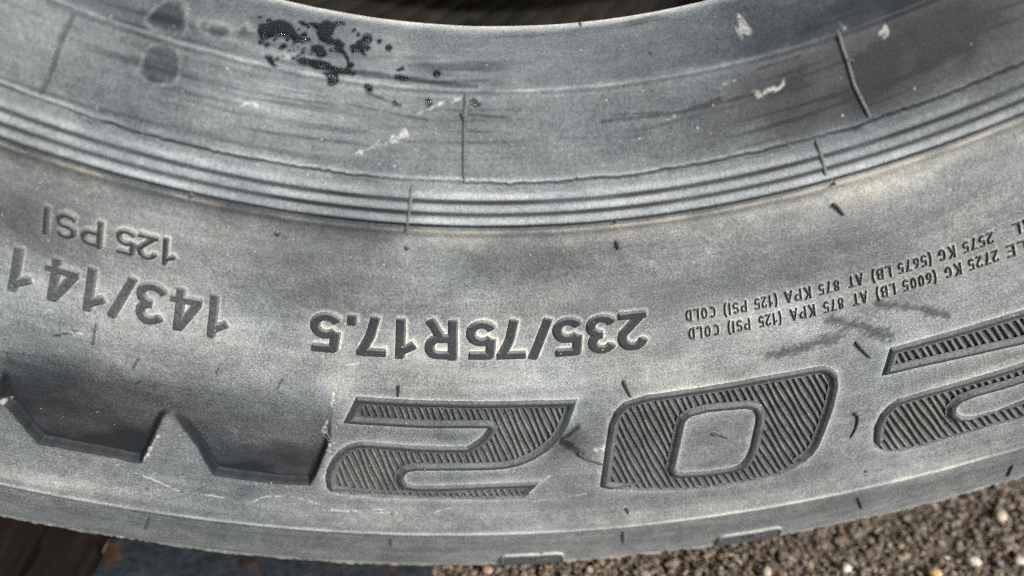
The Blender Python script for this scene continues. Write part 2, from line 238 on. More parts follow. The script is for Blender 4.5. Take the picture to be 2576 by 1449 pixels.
def glyph_sdf(x, y, c, th):
    """x, y in glyph units; th half thickness (array shapes equal)"""
    best = np.full(x.shape, 9.0)
    for S in GL[c]:
        closed = (abs(S[0][0] - S[-1][0]) + abs(S[0][1] - S[-1][1])) < 1e-6
        S = [S[0]] + [q for p, q in zip(S[:-1], S[1:]) if abs(p[0] - q[0]) + abs(p[1] - q[1]) > 1e-4]
        n = len(S) - 1
        for i in range(n):
            ax, ay = S[i]; bx, by = S[i + 1]; ex, ey = bx - ax, by - ay; L = math.hypot(ex, ey) + 1e-9
            ux, uy = ex / L, ey / L
            s = (x - ax) * ux + (y - ay) * uy; p = np.abs((x - ax) * uy - (y - ay) * ux)
            lo = (i == 0 and not closed); hi = (i == n - 1 and not closed)
            t = np.clip(s, 0, L)
            d = np.hypot(s - t, p) - th                       # round joint
            if lo: d = np.where(s < 0, np.hypot(-s, np.maximum(p - th, 0)), d)
            if hi: d = np.where(s > L, np.hypot(s - L, np.maximum(p - th, 0)), d)
            best = np.minimum(best, d)
    return best

# every character as (glyph, centre angle, base radius, cap height mm, width scale, stroke half thickness, line name)
CH = []
def put_line(T, r0, h, ws, th, name):
    for c, a, r in T: CH.append((c, a, r0, h, ws, th, name))
put_line(D['size'], 280.2, 11.9, 1.04, .108, 'size_marking')
put_line(D['load'], 279.6, 12.4, .94, .100, 'load_index_marking')
put_line(D['psi'], 265.6, 7.6, 1.0, .100, 'pressure_marking')
def put_words(W, r0, h):
    for w, a0, a1, r in W:                  # a0 = image-left end = end of the word
        adv = [gwidth(c) for c in w]; gap = .20; tot = sum(adv) + gap * (len(w) - 1)
        x = 0
        for c, q in zip(w, adv):
            f = (x + q / 2) / tot
            CH.append((c, a1 + (a0 - a1) * f, r0, h, abs(math.radians(a1 - a0)) * (r0 + h / 2) / tot / h, .098, 'small_marking'))
            x += q + gap
put_words(D['low'], 287.4, 3.7)
put_words(D['up'], 281.9, 3.7)

# ------------------------------------------------------------------ materials
def nd(nt, t, **k):
    n = nt.nodes.new(t)
    for a, v in k.items(): setattr(n, a, v)
    return n
def new_mat(name):
    m = bpy.data.materials.new(name); m.use_nodes = True
    return m, m.node_tree, m.node_tree.nodes['Principled BSDF']
def noise(nt, vec, scale, detail=4, rough=.55, dist=0.):
    n = nd(nt, 'ShaderNodeTexNoise'); n.inputs['Scale'].default_value = scale; n.inputs['Detail'].default_value = detail
    n.inputs['Roughness'].default_value = rough; n.inputs['Distortion'].default_value = dist
    nt.links.new(vec, n.inputs['Vector']); return n.outputs['Fac']
def mth(nt, op, a, b=None, c=None, clamp=False):
    n = nd(nt, 'ShaderNodeMath', operation=op); n.use_clamp = clamp
    for i, v in enumerate((a, b, c)):
        if v is None: continue
        if isinstance(v, (int, float)): n.inputs[i].default_value = v
        else: nt.links.new(v, n.inputs[i])
    return n.outputs[0]
def ramp(nt, fac, stops, interp='LINEAR'):
    n = nd(nt, 'ShaderNodeValToRGB'); e = n.color_ramp.elements; n.color_ramp.interpolation = interp
    while len(e) < len(stops): e.new(.5)
    for el, (p, c) in zip(e, stops):
        el.position = p; el.color = (*c, 1) if len(c) == 3 else c
    nt.links.new(fac, n.inputs[0]); return n.outputs[0]
def mixc(nt, fac, a, b, mode='MIX'):
    n = nd(nt, 'ShaderNodeMix', data_type='RGBA', blend_type=mode)
    for i, v in ((0, fac), (6, a), (7, b)):
        if isinstance(v, (int, float)): n.inputs[i].default_value = v
        elif isinstance(v, tuple): n.inputs[i].default_value = (*v, 1)
        else: nt.links.new(v, n.inputs[i])
    return n.outputs[2]

def rubber_material(name="dusty_black_rubber", soil=None):
    m, nt, b = new_mat(name)
    tc = nd(nt, 'ShaderNodeTexCoord').outputs['Object']
    pol = nd(nt, 'ShaderNodeAttribute', attribute_name='polar').outputs['Vector']
    wa = nd(nt, 'ShaderNodeAttribute', attribute_name='wear')
    sp = nd(nt, 'ShaderNodeSeparateColor'); nt.links.new(wa.outputs['Color'], sp.inputs[0])
    dust_light, clean_shade, wet = sp.outputs[0], sp.outputs[1], sp.outputs[2]
    scuff = wa.outputs['Alpha']
    big = noise(nt, tc, 26, 5, .55, .4)
    mid = noise(nt, tc, 140, 5, .6, .6)
    fine = noise(nt, tc, 1700, 4, .75, .3)
    grit = noise(nt, tc, 4200, 2, .6)
    # streaks along the circumference and faint radial ones
    mp = nd(nt, 'ShaderNodeMapping'); nt.links.new(pol, mp.inputs[0]); mp.inputs['Scale'].default_value = (30, 420, 1)
    streak = noise(nt, mp.outputs[0], 1, 4, .6, .3)
    mp2 = nd(nt, 'ShaderNodeMapping'); nt.links.new(pol, mp2.inputs[0]); mp2.inputs['Scale'].default_value = (1500, 160, 1)
    rstreak = noise(nt, mp2.outputs[0], 1, 3, .6, .2)
    def term(v, k): return mth(nt, 'MULTIPLY', mth(nt, 'SUBTRACT', v, .5), k)
    s = mth(nt, 'ADD', term(big, .36), term(mid, .36))
    s = mth(nt, 'ADD', s, term(fine, .85))
    s = mth(nt, 'ADD', s, term(grit, .55))
    s = mth(nt, 'ADD', s, term(streak, .22))
    s = mth(nt, 'ADD', s, term(rstreak, .14))
    s = mth(nt, 'MAXIMUM', mth(nt, 'ADD', s, .47), .04)
    s = mth(nt, 'ADD', s, dust_light)
    s = mth(nt, 'MULTIPLY', s, mth(nt, 'SUBTRACT', 1.0, mth(nt, 'MULTIPLY', clean_shade, 1.15, clamp=True)))
    s = mth(nt, 'ADD', s, mth(nt, 'MULTIPLY', mth(nt, 'ADD', term(fine, .45), term(grit, .3)), mth(nt, 'MULTIPLY', clean_shade, mth(nt, 'SUBTRACT', 1.25, clean_shade, clamp=True), clamp=True)), clamp=True)
    col = ramp(nt, s, [(0, (.012, .014, .016)), (.22, (.034, .037, .041)), (.5, (.109, .118, .122)), (.75, (.234, .246, .246)), (1, (.46, .45, .415))])
    # hue: bluish film and brown soil
    hue = noise(nt, tc, 34, 3, .5, .5)
    hm = nd(nt, 'ShaderNodeMapping'); nt.links.new(tc, hm.inputs[0]); hm.inputs['Location'].default_value = (3.1, 1.7, .4)
    hue2 = noise(nt, hm.outputs[0], 60, 4, .6, .5)
    col = mixc(nt, ramp(nt, hue, [(.45, (0, 0, 0)), (.75, (.45, .45, .45))]), col, (.88, .99, 1.10), 'MULTIPLY')
    col = mixc(nt, ramp(nt, hue2, [(.5, (0, 0, 0)), (.8, (.28, .28, .28))]), col, (1.10, 1.0, .88), 'MULTIPLY')
    col = mixc(nt, mth(nt, 'MULTIPLY', mth(nt, 'SUBTRACT', dust_light, .13, clamp=True), 1.5, clamp=True), col, (1.08, 1.0, .86), 'MULTIPLY')
    if soil: col = mixc(nt, 1.0, col, soil, 'MULTIPLY')
    # pale mineral specks
    vo = nd(nt, 'ShaderNodeTexVoronoi'); vo.inputs['Scale'].default_value = 620; nt.links.new(tc, vo.inputs['Vector'])
    vs = nd(nt, 'ShaderNodeSeparateColor'); nt.links.new(vo.outputs['Color'], vs.inputs[0])
    pick = mth(nt, 'GREATER_THAN', vs.outputs[0], .80)
    size = mth(nt, 'MULTIPLY', vs.outputs[1], .13)
    speck = mth(nt, 'MULTIPLY', pick, mth(nt, 'LESS_THAN', vo.outputs['Distance'], size))
    col = mixc(nt, mth(nt, 'MULTIPLY', speck, .75), col, (.50, .49, .45))
    # chalky scuffs broken up by grain
    sc = mth(nt, 'MULTIPLY', scuff, ramp(nt, mth(nt, 'ADD', mth(nt, 'MULTIPLY', fine, .6), mth(nt, 'MULTIPLY', mid, .5)), [(.44, (0, 0, 0)), (.60, (1, 1, 1))]))
    col = mixc(nt, sc, col, (.62, .61, .57))
    # wetting soaks the dust dark
    wc = mixc(nt, 1.0, col, (.24, .27, .31), 'MULTIPLY')
    col = mixc(nt, wet, col, wc)
    nt.links.new(col, b.inputs['Base Color'])
    ro = mth(nt, 'ADD', .50, mth(nt, 'MULTIPLY', s, .38))
    ro = mth(nt, 'SUBTRACT', ro, mth(nt, 'MULTIPLY', wet, .28))
    nt.links.new(ro, b.inputs['Roughness'])
    nt.links.new(mth(nt, 'ADD', mth(nt, 'MULTIPLY', s, .35), mth(nt, 'ADD', .14, mth(nt, 'MULTIPLY', wet, .3))), b.inputs['Specular IOR Level'])
    h = mth(nt, 'ADD', mth(nt, 'MULTIPLY', fine, .75), mth(nt, 'MULTIPLY', grit, .38))
    h = mth(nt, 'ADD', h, mth(nt, 'MULTIPLY', mid, .9))
    h = mth(nt, 'ADD', h, mth(nt, 'MULTIPLY', speck, .25))
    h = mth(nt, 'ADD', h, mth(nt, 'MULTIPLY', rstreak, .12))
    bp = nd(nt, 'ShaderNodeBump'); bp.inputs['Distance'].default_value = .00026
    nt.links.new(mth(nt, 'MULTIPLY', mth(nt, 'SUBTRACT', 1.0, wet), .65), bp.inputs['Strength'])
    nt.links.new(h, bp.inputs['Height']); nt.links.new(bp.outputs[0], b.inputs['Normal'])
    return m
RUB = rubber_material()
BEADRUB = rubber_material("bluish_bead_rubber", (.96, .995, 1.02))  # faint blue tint for the bead and rib bands
SOILED = rubber_material("soil_stained_rubber", (1.04, 1.0, .93))

def liner_material():
    m, nt, b = new_mat("inner_liner_rubber")
    tc = nd(nt, 'ShaderNodeTexCoord').outputs['Object']
    n = noise(nt, tc, 60, 4)
    nt.links.new(ramp(nt, n, [(.3, (.006, .0055, .005)), (.75, (.026, .022, .018))]), b.inputs['Base Color'])
    b.inputs['Roughness'].default_value = .5
    return m
LINER = liner_material()

def water_material():
    m, nt, b = new_mat("clear_water")
    b.inputs['Base Color'].default_value = (.96, .98, 1, 1)
    b.inputs['Roughness'].default_value = .02
    b.inputs['IOR'].default_value = 1.333
    b.inputs['Transmission Weight'].default_value = 1.0
    return m
WATER = water_material()

def ground_material():
    m, nt, b = new_mat("gritty_pavement")
    tc = nd(nt, 'ShaderNodeTexCoord').outputs['Object']
    n1 = noise(nt, tc, 40, 5); n2 = noise(nt, tc, 420, 4, .65); n3 = noise(nt, tc, 1500, 2)
    s = mth(nt, 'ADD', mth(nt, 'MULTIPLY', n1, .35), mth(nt, 'ADD', mth(nt, 'MULTIPLY', n2, .5), mth(nt, 'MULTIPLY', n3, .25)))
    nt.links.new(ramp(nt, s, [(.35, (.022, .016, .011)), (.55, (.065, .050, .036)), (.75, (.13, .105, .08))]), b.inputs['Base Color'])
    b.inputs['Roughness'].default_value = .85
    bp = nd(nt, 'ShaderNodeBump'); bp.inputs['Distance'].default_value = .002; nt.links.new(s, bp.inputs['Height']); nt.links.new(bp.outputs[0], b.inputs['Normal'])
    return m
GROUND = ground_material()

def stone_material():
    m, nt, b = new_mat("gravel_stone")
    tc = nd(nt, 'ShaderNodeTexCoord').outputs['Object']
    at = nd(nt, 'ShaderNodeAttribute', attribute_name='tint').outputs['Color']
    n = noise(nt, tc, 700, 4, .65)
    nt.links.new(mixc(nt, 1.0, at, ramp(nt, n, [(.3, (.45, .43, .4)), (.7, (1.2, 1.2, 1.2))]), 'MULTIPLY'), b.inputs['Base Color'])
    b.inputs['Roughness'].default_value = .6
    bp = nd(nt, 'ShaderNodeBump'); bp.inputs['Distance'].default_value = .0005; nt.links.new(n, bp.inputs['Height']); nt.links.new(bp.outputs[0], b.inputs['Normal'])
    return m
STONE = stone_material()

def rust_material():
    m, nt, b = new_mat("rusty_blue_steel")
    tc = nd(nt, 'ShaderNodeTexCoord').outputs['Object']
    n1 = noise(nt, tc, 70, 6, .65, .8); n2 = noise(nt, tc, 260, 4, .6, .4)
    paint = ramp(nt, n2, [(.3, (.004, .006, .008)), (.7, (.017, .022, .027))])  # paint and rust both darkened to hold the shade of this corner
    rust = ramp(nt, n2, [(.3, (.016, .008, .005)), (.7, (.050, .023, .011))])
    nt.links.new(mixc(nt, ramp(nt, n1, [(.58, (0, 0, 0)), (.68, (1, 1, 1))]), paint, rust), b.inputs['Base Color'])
    b.inputs['Roughness'].default_value = .6
    b.inputs['Specular IOR Level'].default_value = .22
    bp = nd(nt, 'ShaderNodeBump'); bp.inputs['Distance'].default_value = .001; nt.links.new(n1, bp.inputs['Height']); nt.links.new(bp.outputs[0], b.inputs['Normal'])
    return m
RUST = rust_material()

def wood_material():
    m, nt, b = new_mat("shaded_weathered_wood")
    tc = nd(nt, 'ShaderNodeTexCoord').outputs['Object']
    mp = nd(nt, 'ShaderNodeMapping'); nt.links.new(tc, mp.inputs[0]); mp.inputs['Scale'].default_value = (160, 14, 60)
    mp.inputs['Rotation'].default_value = (0, 0, rad(24))
    n = noise(nt, mp.outputs[0], 1, 5, .6, .6)
    nt.links.new(ramp(nt, n, [(.3, (.003, .002, .0015)), (.55, (.007, .0045, .0032)), (.8, (.015, .010, .007))]), b.inputs['Base Color'])  # brown kept very dark, with the boards' shade in the colour
    b.inputs['Roughness'].default_value = .75
    b.inputs['Specular IOR Level'].default_value = .12
    bp = nd(nt, 'ShaderNodeBump'); bp.inputs['Distance'].default_value = .001; nt.links.new(n, bp.inputs['Height']); nt.links.new(bp.outputs[0], b.inputs['Normal'])
    return m
WOOD = wood_material()

# ------------------------------------------------------------------ the tyre
tyre = thing(empty('trailer_tyre'), 'used black trailer tyre standing upright, dusty sidewall with raised lettering', 'tyre')

RD = 326.0                                             # reference radius of the big numerals
BIG = {k: uv(D[k], RD) for k in ('two', 'zero', 'zero_in', 'third')}
PAN = [uv(D[k], 335.) for k in ('panels',)]
def band_w(r): return BAND * (1 - .94 * sstep(r, 342.0, 344.0))
BAND = 2.2                                             # width of the raised rim round a numeral

def window(A, Rr, a0, a1, r0, r1):
    """index window of a regular polar grid"""
    i0, i1 = np.searchsorted(Rr, [r0, r1]); j0, j1 = np.searchsorted(A, [a0, a1])
    return slice(max(i0, 0), min(i1 + 1, len(Rr))), slice(max(j0, 0), min(j1 + 1, len(A)))

FINE0, FINE1 = -31.0, 34.0
A = np.linspace(FINE0, FINE1, 1240)

def relief(A, Rr):
    """height (mm along the normal) and wear (dust, clean, wet, scuff) over a polar grid"""
    a, r = np.meshgrid(A, Rr)
    s = np.radians(a) * r
    H = np.zeros_like(a); dust_light = np.zeros_like(a); clean_shade = np.zeros_like(a); wet = np.zeros_like(a); scuff = np.zeros_like(a)
    rmin, rmax = Rr[0], Rr[-1]
    dust_light += .10 * sstep(r, 252.5, 258) * (1 - sstep(r, 300, 318)); clean_shade += .12 * (1 - sstep(r, 241, 244))
    # gentle waviness of an old casing
    H += (fbm(s / 38, r / 30, 3) - .5) * .9 * sstep(r, 250, 262) * (1 - sstep(r, 335, 360))
    H += (fbm(s / 7, r / 6, 5) - .5) * .16
    # heel bead
    H += .30 * np.exp(-((r - 222.5) / .38) ** 2) - .18 * np.exp(-((r - 223.6) / .5) ** 2)
    dust_light += .20 * np.exp(-((r - 222.6) / .38) ** 2) * (.4 + vnoise(s / 4, r * 0, 8))  # paints the highlight along the heel line
    # rubbed streaks left by the rim
    if rmin < 242:
        sl = fbm(s / 34, (r + .022 * s) / .75, 45, 4)
        clean_shade += .26 * sstep(sl, .57, .70) * sstep(fbm(s / 45, r / 9, 47), .42, .62)
        dust_light += .07 * sstep(fbm(s / 22, (r - .03 * s) / .9, 49, 4), .62, .74)
    # toe edge, paled by dust and a painted sunlit highlight
    dust_light += .45 * (1 - sstep(r, 215.9, 216.7))
    clean_shade += .10 * sstep(r, 216.6, 217) * (1 - sstep(r, 221, 222.3))
    # flash line (cracked) where the flange ends
    wv = 242.2 + (fbm(s / 9, s * 0, 11) - .5) * .7 + (vnoise(s / 1.1, s * 0, 12) - .5) * .28
    dep = .25 + .75 * sstep(vnoise(s / 13, s * 0, 14), .25, .6)
    H += -.75 * dep * np.exp(-((r - wv) / .24) ** 2) + .30 * np.exp(-((r - wv + .55) / .5) ** 2)
    peel = sstep(vnoise(s / 6, s * 0, 19), .66, .8)
    H += .45 * peel * np.exp(-((r - wv - .35) / .35) ** 2)
    clean_shade += .5 * dep * np.exp(-((r - wv) / .20) ** 2)
    dust_light += .22 * np.exp(-((r - wv + .6) / .45) ** 2)
    # three centring ribs: slow rise, sharp fall
    for q0, q1, am in ((243.8, 246.25, .28), (246.25, 248.45, .40), (248.45, 250.8, .42)):
        x = (r - q0) / (q1 - q0)
        up = np.clip(x / .60, 0, 1) * (1 - sstep(x, .64, .92)) * ((x > 0) & (x < 1))
        am2 = am * (.85 + .3 * (fbm(s / 25, r * 0 + q0, 21) - .5))
        H += am2 * up
        fn = vnoise(s / 10, r * 0 + q0, 23)
        dust_light += .15 * np.exp(-((x - .35) / .28) ** 2) * (.6 + 1.3 * fn)  # rising faces painted paler, as if lit from above
        clean_shade += .62 * sstep(x, .60, .70) * (1 - sstep(x, .95, 1.03)) * (.55 + .6 * fn)  # falling faces painted darker, as if turned from the light
    dust_light += .40 * np.exp(-((r - 252.3) / .9) ** 2) * (.5 + .8 * vnoise(s / 6, r * 0, 25))
    clean_shade += .06 * sstep(r, 242.6, 243.4) * (1 - sstep(r, 250, 251.5))
    # shoulder ridge and fine grooves
    H += .28 * np.exp(-((r - 361.9) / .55) ** 2)
    dust_light += .16 * np.exp(-((r - 361.6) / .6) ** 2) * (.5 + vnoise(s / 12, r * 0, 29))  # paints the bright highlight along the ridge crest
    for g, dpt in ((363.6, .34), (365.3, .22), (366.9, .15)):
        H -= dpt * np.exp(-((r - g) / .38) ** 2)
        clean_shade += .5 * dpt * np.exp(-((r - g) / .42) ** 2)
    # worn, furred tread edge
    e = sstep(r, 386, 394)
    H += e * (fbm(s / 1.5, r / 1.2, 31, 3) - .5) * 1.1 + e * (fbm(s / 8, r / 6, 33) - .5) * 1.2
    dust_light += .12 * sstep(r, 368, 385) + .22 * e
    if rmax > 300 and rmin < 340:
        # recessed panels beside the numerals
        for V in PAN:
            aa = [v[0] for v in V]
            I, J = window(A, Rr, math.degrees(min(aa) / 335) - 2, math.degrees(max(aa) / 335) + 2, 298, 352)
            u = np.radians(a[I, J]) * 335; v = r[I, J]
            d = poly_sdf(u, v, V) + (fbm(u / 3, v / 3, 37) - .5) * .5
            fade = sstep(v, 305, 336)
            m = (1 - sstep(d, -1.1, .2)) * fade
            H[I, J] -= 2.3 * m
            foot = np.exp(np.minimum(v - 343, 0) / 13)
            blot = .45 + 1.1 * (fbm(u / 16, v / 9, 39, 4) - .2)
            clean_shade[I, J] += (1 - sstep(d, -.6, .6)) * fade * np.clip((.46 + .75 * foot) * blot, 0, .88)
            clean_shade[I, J] += 1.3 * np.exp(-((d + .5) / .75) ** 2) * sstep(v, 318, 326)
        # sunk floors of the big numerals
        for k, hole in (('two', None), ('zero', 'zero_in'), ('third', None)):
            V = BIG[k]; aa = [math.degrees(q[0] / RD) for q in V]
            I, J = window(A, Rr, min(aa) - 1.5, max(aa) + 1.5, 300, 354)
            u = np.radians(a[I, J]) * RD; v = r[I, J]
            d = poly_sdf(u, v, V)
            if hole: d = np.maximum(d, -poly_sdf(u, v, BIG[hole]))
            bw = band_w(v)
            H[I, J] -= .95 * (1 - sstep(d, -bw + .1, -bw + .9)) * (1 - .55 * sstep(v, 344, 349))
            inner = d < -bw + .6
            clean_shade[I, J] += np.where(inner, .22, 0) + .25 * np.exp(-((d + bw - .4) / .5) ** 2)
            out = np.maximum(d, 0)
            dust_light[I, J] += np.where(d > -.3, .30 * np.exp(-out / .9), 0)
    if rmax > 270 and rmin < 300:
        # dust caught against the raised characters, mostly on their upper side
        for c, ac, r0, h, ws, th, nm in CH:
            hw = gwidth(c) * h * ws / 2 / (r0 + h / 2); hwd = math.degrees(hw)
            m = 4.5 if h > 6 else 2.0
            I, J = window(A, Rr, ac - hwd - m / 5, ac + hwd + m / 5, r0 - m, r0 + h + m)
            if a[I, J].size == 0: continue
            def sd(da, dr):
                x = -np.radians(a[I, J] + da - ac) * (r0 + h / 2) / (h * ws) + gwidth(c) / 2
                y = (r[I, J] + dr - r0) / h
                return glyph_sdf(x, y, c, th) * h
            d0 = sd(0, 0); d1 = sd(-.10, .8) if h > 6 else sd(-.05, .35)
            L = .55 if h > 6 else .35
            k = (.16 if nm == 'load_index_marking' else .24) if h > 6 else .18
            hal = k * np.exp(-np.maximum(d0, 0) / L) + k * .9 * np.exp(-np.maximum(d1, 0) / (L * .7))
            dust_light[I, J] = np.maximum(dust_light[I, J], np.where(d0 > -.2, hal, 0))
    # broad patches of dust and of bare rubber
    for ba, br, rx, ry, am in D['blobs']:
        I, J = window(A, Rr, ba - 1.8 * rx / br * 57.3, ba + 1.8 * rx / br * 57.3, br - 1.8 * ry, br + 1.8 * ry)
        if a[I, J].size == 0: continue
        wob = (fbm(s[I, J] / 9, r[I, J] / 7, 41, 4) - .5) * 1.25
        q = ((np.radians(a[I, J] - ba) * br) / rx) ** 2 + ((r[I, J] - br) / ry) ** 2
        g = np.exp(-np.maximum(q + wob, 0) * 1.1) * (1 - sstep(q, 2.2, 3.2))
        if am > 0: dust_light[I, J] += .6 * am * g
        else: clean_shade[I, J] -= .85 * am * g
    def strokes(L, F, gain, nz):
        for w, P in L:
            aa = [p[0] for p in P]; rr_ = [p[1] for p in P]; rm = sum(rr_) / len(rr_)
            m = w * 2.2 + .5
            I, J = window(A, Rr, min(aa) - m / rm * 57.3, max(aa) + m / rm * 57.3, min(rr_) - m, max(rr_) + m)
            if a[I, J].size == 0: continue
            n1 = (fbm(s[I, J] / 1.2, r[I, J] / 1.2, 51, 3) - .5) * w * nz
            d = line_dist(np.radians(a[I, J]) * rm, r[I, J], uv(P, rm)) + n1
            F[I, J] = np.maximum(F[I, J], gain * (1 - sstep(d, w * .05, w * .85)))
    strokes(D['scuffs'], scuff, .45, 3.0)
    sd_ = np.zeros_like(a); strokes(D['darks'], sd_, .40, 1.2); clean_shade += sd_
    # damp marks and the rubber below standing water
    if rmin < 245:
        for P in D['stains']:
            aa = [p[0] for p in P]; rm = 225.
            I, J = window(A, Rr, min(aa) - 1, max(aa) + 1, rmin, 250)
            d = poly_sdf(np.radians(a[I, J]) * rm, r[I, J], uv(P, rm)) + (fbm(s[I, J] / 2, r[I, J] / 1.5, 61) - .5) * .9
            wet[I, J] = np.maximum(wet[I, J], .72 * (1 - sstep(d, -.5, .25)))
            scuff[I, J] = np.maximum(scuff[I, J], .10 * np.exp(-((d - .3) / .3) ** 2))
        for P in D['puddles']:
            aa = [p[0] for p in P]; rm = sum(p[1] for p in P) / len(P)
            I, J = window(A, Rr, min(aa) - .6, max(aa) + .6, min(p[1] for p in P) - 1.5, max(p[1] for p in P) + 1.5)
            if a[I, J].size == 0: continue
            d = poly_sdf(np.radians(a[I, J]) * rm, r[I, J], uv(P, rm)) + (fbm(s[I, J] / .8, r[I, J] / .5, 63) - .5) * .35
            wet[I, J] = np.maximum(wet[I, J], 1 - sstep(d, -.1, .3))
        for da, dr, rr_ in D['drops']:
            q = np.hypot(np.radians(a - da) * dr, (r - dr) * (1.0 if dr > 222.2 else 2.2))
            wet = np.maximum(wet, 1 - sstep(q, rr_ * .95, rr_ * 1.25))
        d = line_dist(np.radians(a) * 222, r, uv(D['wetline'], 222.)) + (vnoise(s / 3, r, 65) - .5) * .3
        wet = np.maximum(wet, .9 * (1 - sstep(d, .12, .45)))
        # splash of tiny wet dots round the puddles
        pu = D['puddles'][0]; ca = sum(p[0] for p in pu) / len(pu)
        q = vnoise(s / .45, r / .22, 67) * np.exp(-(((a - ca - 1.2) / 2.2) ** 2 + ((r - 220.2) / 1.5) ** 2))
        wet = np.maximum(wet, .9 * sstep(q, .55, .68))
        dust_light += .25 * np.exp(-(((a - ca - 1.0) / 2.0) ** 2 + ((r - 220.7) / 1.0) ** 2))
    return H, np.stack([np.clip(dust_light, 0, 1), np.clip(clean_shade, 0, 1.0), np.clip(wet, 0, 1), np.clip(scuff, 0, 1)], -1)

PATH_R = np.linspace(215.9, 398, 4000)
PATH_S = np.concatenate([[0], np.cumsum(np.hypot(np.diff(PATH_R), np.diff(profile(PATH_R))))])
def polar_attr(a, r):
    return np.stack([np.radians(a) * 300 / 1000, np.interp(r, PATH_R, PATH_S) / 1000, np.zeros_like(a)], -1)

def band(name, r0, r1, step):
    """one band of the outer wall, fine in the sector one can see, coarser round the rest of the tyre"""
    s0, s1 = np.interp([r0, r1], PATH_R, PATH_S)
    n = max(int((s1 - s0) / step), 4)
    Rr = np.interp(np.linspace(s0, s1, n), PATH_S, PATH_R); Rr[0] = r0; Rr[-1] = r1
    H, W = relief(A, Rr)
    a, r = np.meshgrid(A, Rr)
    co = [place(a, r, H).reshape(-1, 3)]; at = [W.reshape(-1, 4)]; po = [polar_attr(a, r).reshape(-1, 3)]
    F = [gf(n, len(A))]
    # the rest: same rows thinned
    k = np.unique(np.concatenate([np.arange(0, n, max(1, n // 40)), [n - 1]]))
    A2 = np.concatenate([[FINE1], np.linspace(FINE1 + 1, FINE0 + 359, 190), [FINE0 + 360]])
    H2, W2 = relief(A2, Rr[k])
    H2[:, 0] = H[k, -1]; H2[:, -1] = H[k, 0]; W2[:, 0] = W[k, -1]; W2[:, -1] = W[k, 0]
    a2, r2 = np.meshgrid(A2, Rr[k])
    F.append(gf(len(k), len(A2)) + n * len(A))
    co.append(place(a2, r2, H2).reshape(-1, 3)); at.append(W2.reshape(-1, 4)); po.append(polar_attr(a2, r2).reshape(-1, 3))
    return mesh_obj(name, np.concatenate(co), np.concatenate(F), BEADRUB if r1 < 253 else RUB, tyre,
                    attrs={'wear': ('FLOAT_COLOR', np.concatenate(at)), 'polar': ('FLOAT_VECTOR', np.concatenate(po))})

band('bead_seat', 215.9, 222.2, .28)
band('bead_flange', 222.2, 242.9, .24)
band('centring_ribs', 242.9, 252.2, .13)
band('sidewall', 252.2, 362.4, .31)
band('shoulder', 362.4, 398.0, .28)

def lathe(name, P, mat, n=220, rel=None):
    P = np.asarray(P, float); a = np.linspace(0, 360, n, endpoint=False)
    aa, rr = np.meshgrid(a, P[:, 0]); ww = np.repeat(P[:, 1:2], n, 1)
    if rel is not None: rr, ww = rel(aa, rr, ww)
    t = np.radians(aa)
    co = np.stack([rr * np.sin(t), -ww, AXLE - rr * np.cos(t)], -1).reshape(-1, 3) / 1000
    return mesh_obj(name, co, grid_faces(len(P), n, True), mat, tyre,
                    attrs={'polar': ('FLOAT_VECTOR', np.stack([t * .3, ww / 1000, 0 * t], -1).reshape(-1, 3))})
# tread: four wide ribs between grooves
tp = [(398, 77)]
for g in (52, 18, -18, -52):
    tp += [(398.6, g + 5), (398.4, g + 4.6), (387.5, g + 3.2), (387.5, g - 3.2), (398.4, g - 4.6), (398.6, g - 5)]
tp += [(398, -77)]
lathe('tread', tp, RUB, 300)
rp = np.concatenate([np.linspace(398, 253, 60), np.linspace(252, 215.9, 50)])
lathe('rear_sidewall', np.stack([rp, -profile(rp)], -1), RUB)
inner = [(215.9, 58.1), (216.1, 57.3), (217, 56.6), (221, 57.5), (232, 67), (250, 80), (280, 83), (330, 85), (360, 80), (376, 68), (381, 50), (381, 0)]
inner = inner + [(r, -w) for r, w in inner[-2::-1]]
q = np.array(inner); qs = np.concatenate([[0], np.cumsum(np.hypot(*np.diff(q, axis=0).T))]); qn = np.linspace(0, qs[-1], 320)
inner = np.stack([np.interp(qn, qs, q[:, 0]), np.interp(qn, qs, q[:, 1])], -1)
def grooves(a, r, w):                                   # slanting vent ridges of the liner
    k = (r > 219) & (r < 372)
    ph = a * 1.0 + r * .28
    x = np.abs(((ph / 2.6) % 1) - .5) * 2
    return r, w - np.sign(w) * np.where(k, 1.1 * (1 - sstep(x, .0, .28)), 0)
lathe('inner_liner', inner, LINER, 1440, grooves)

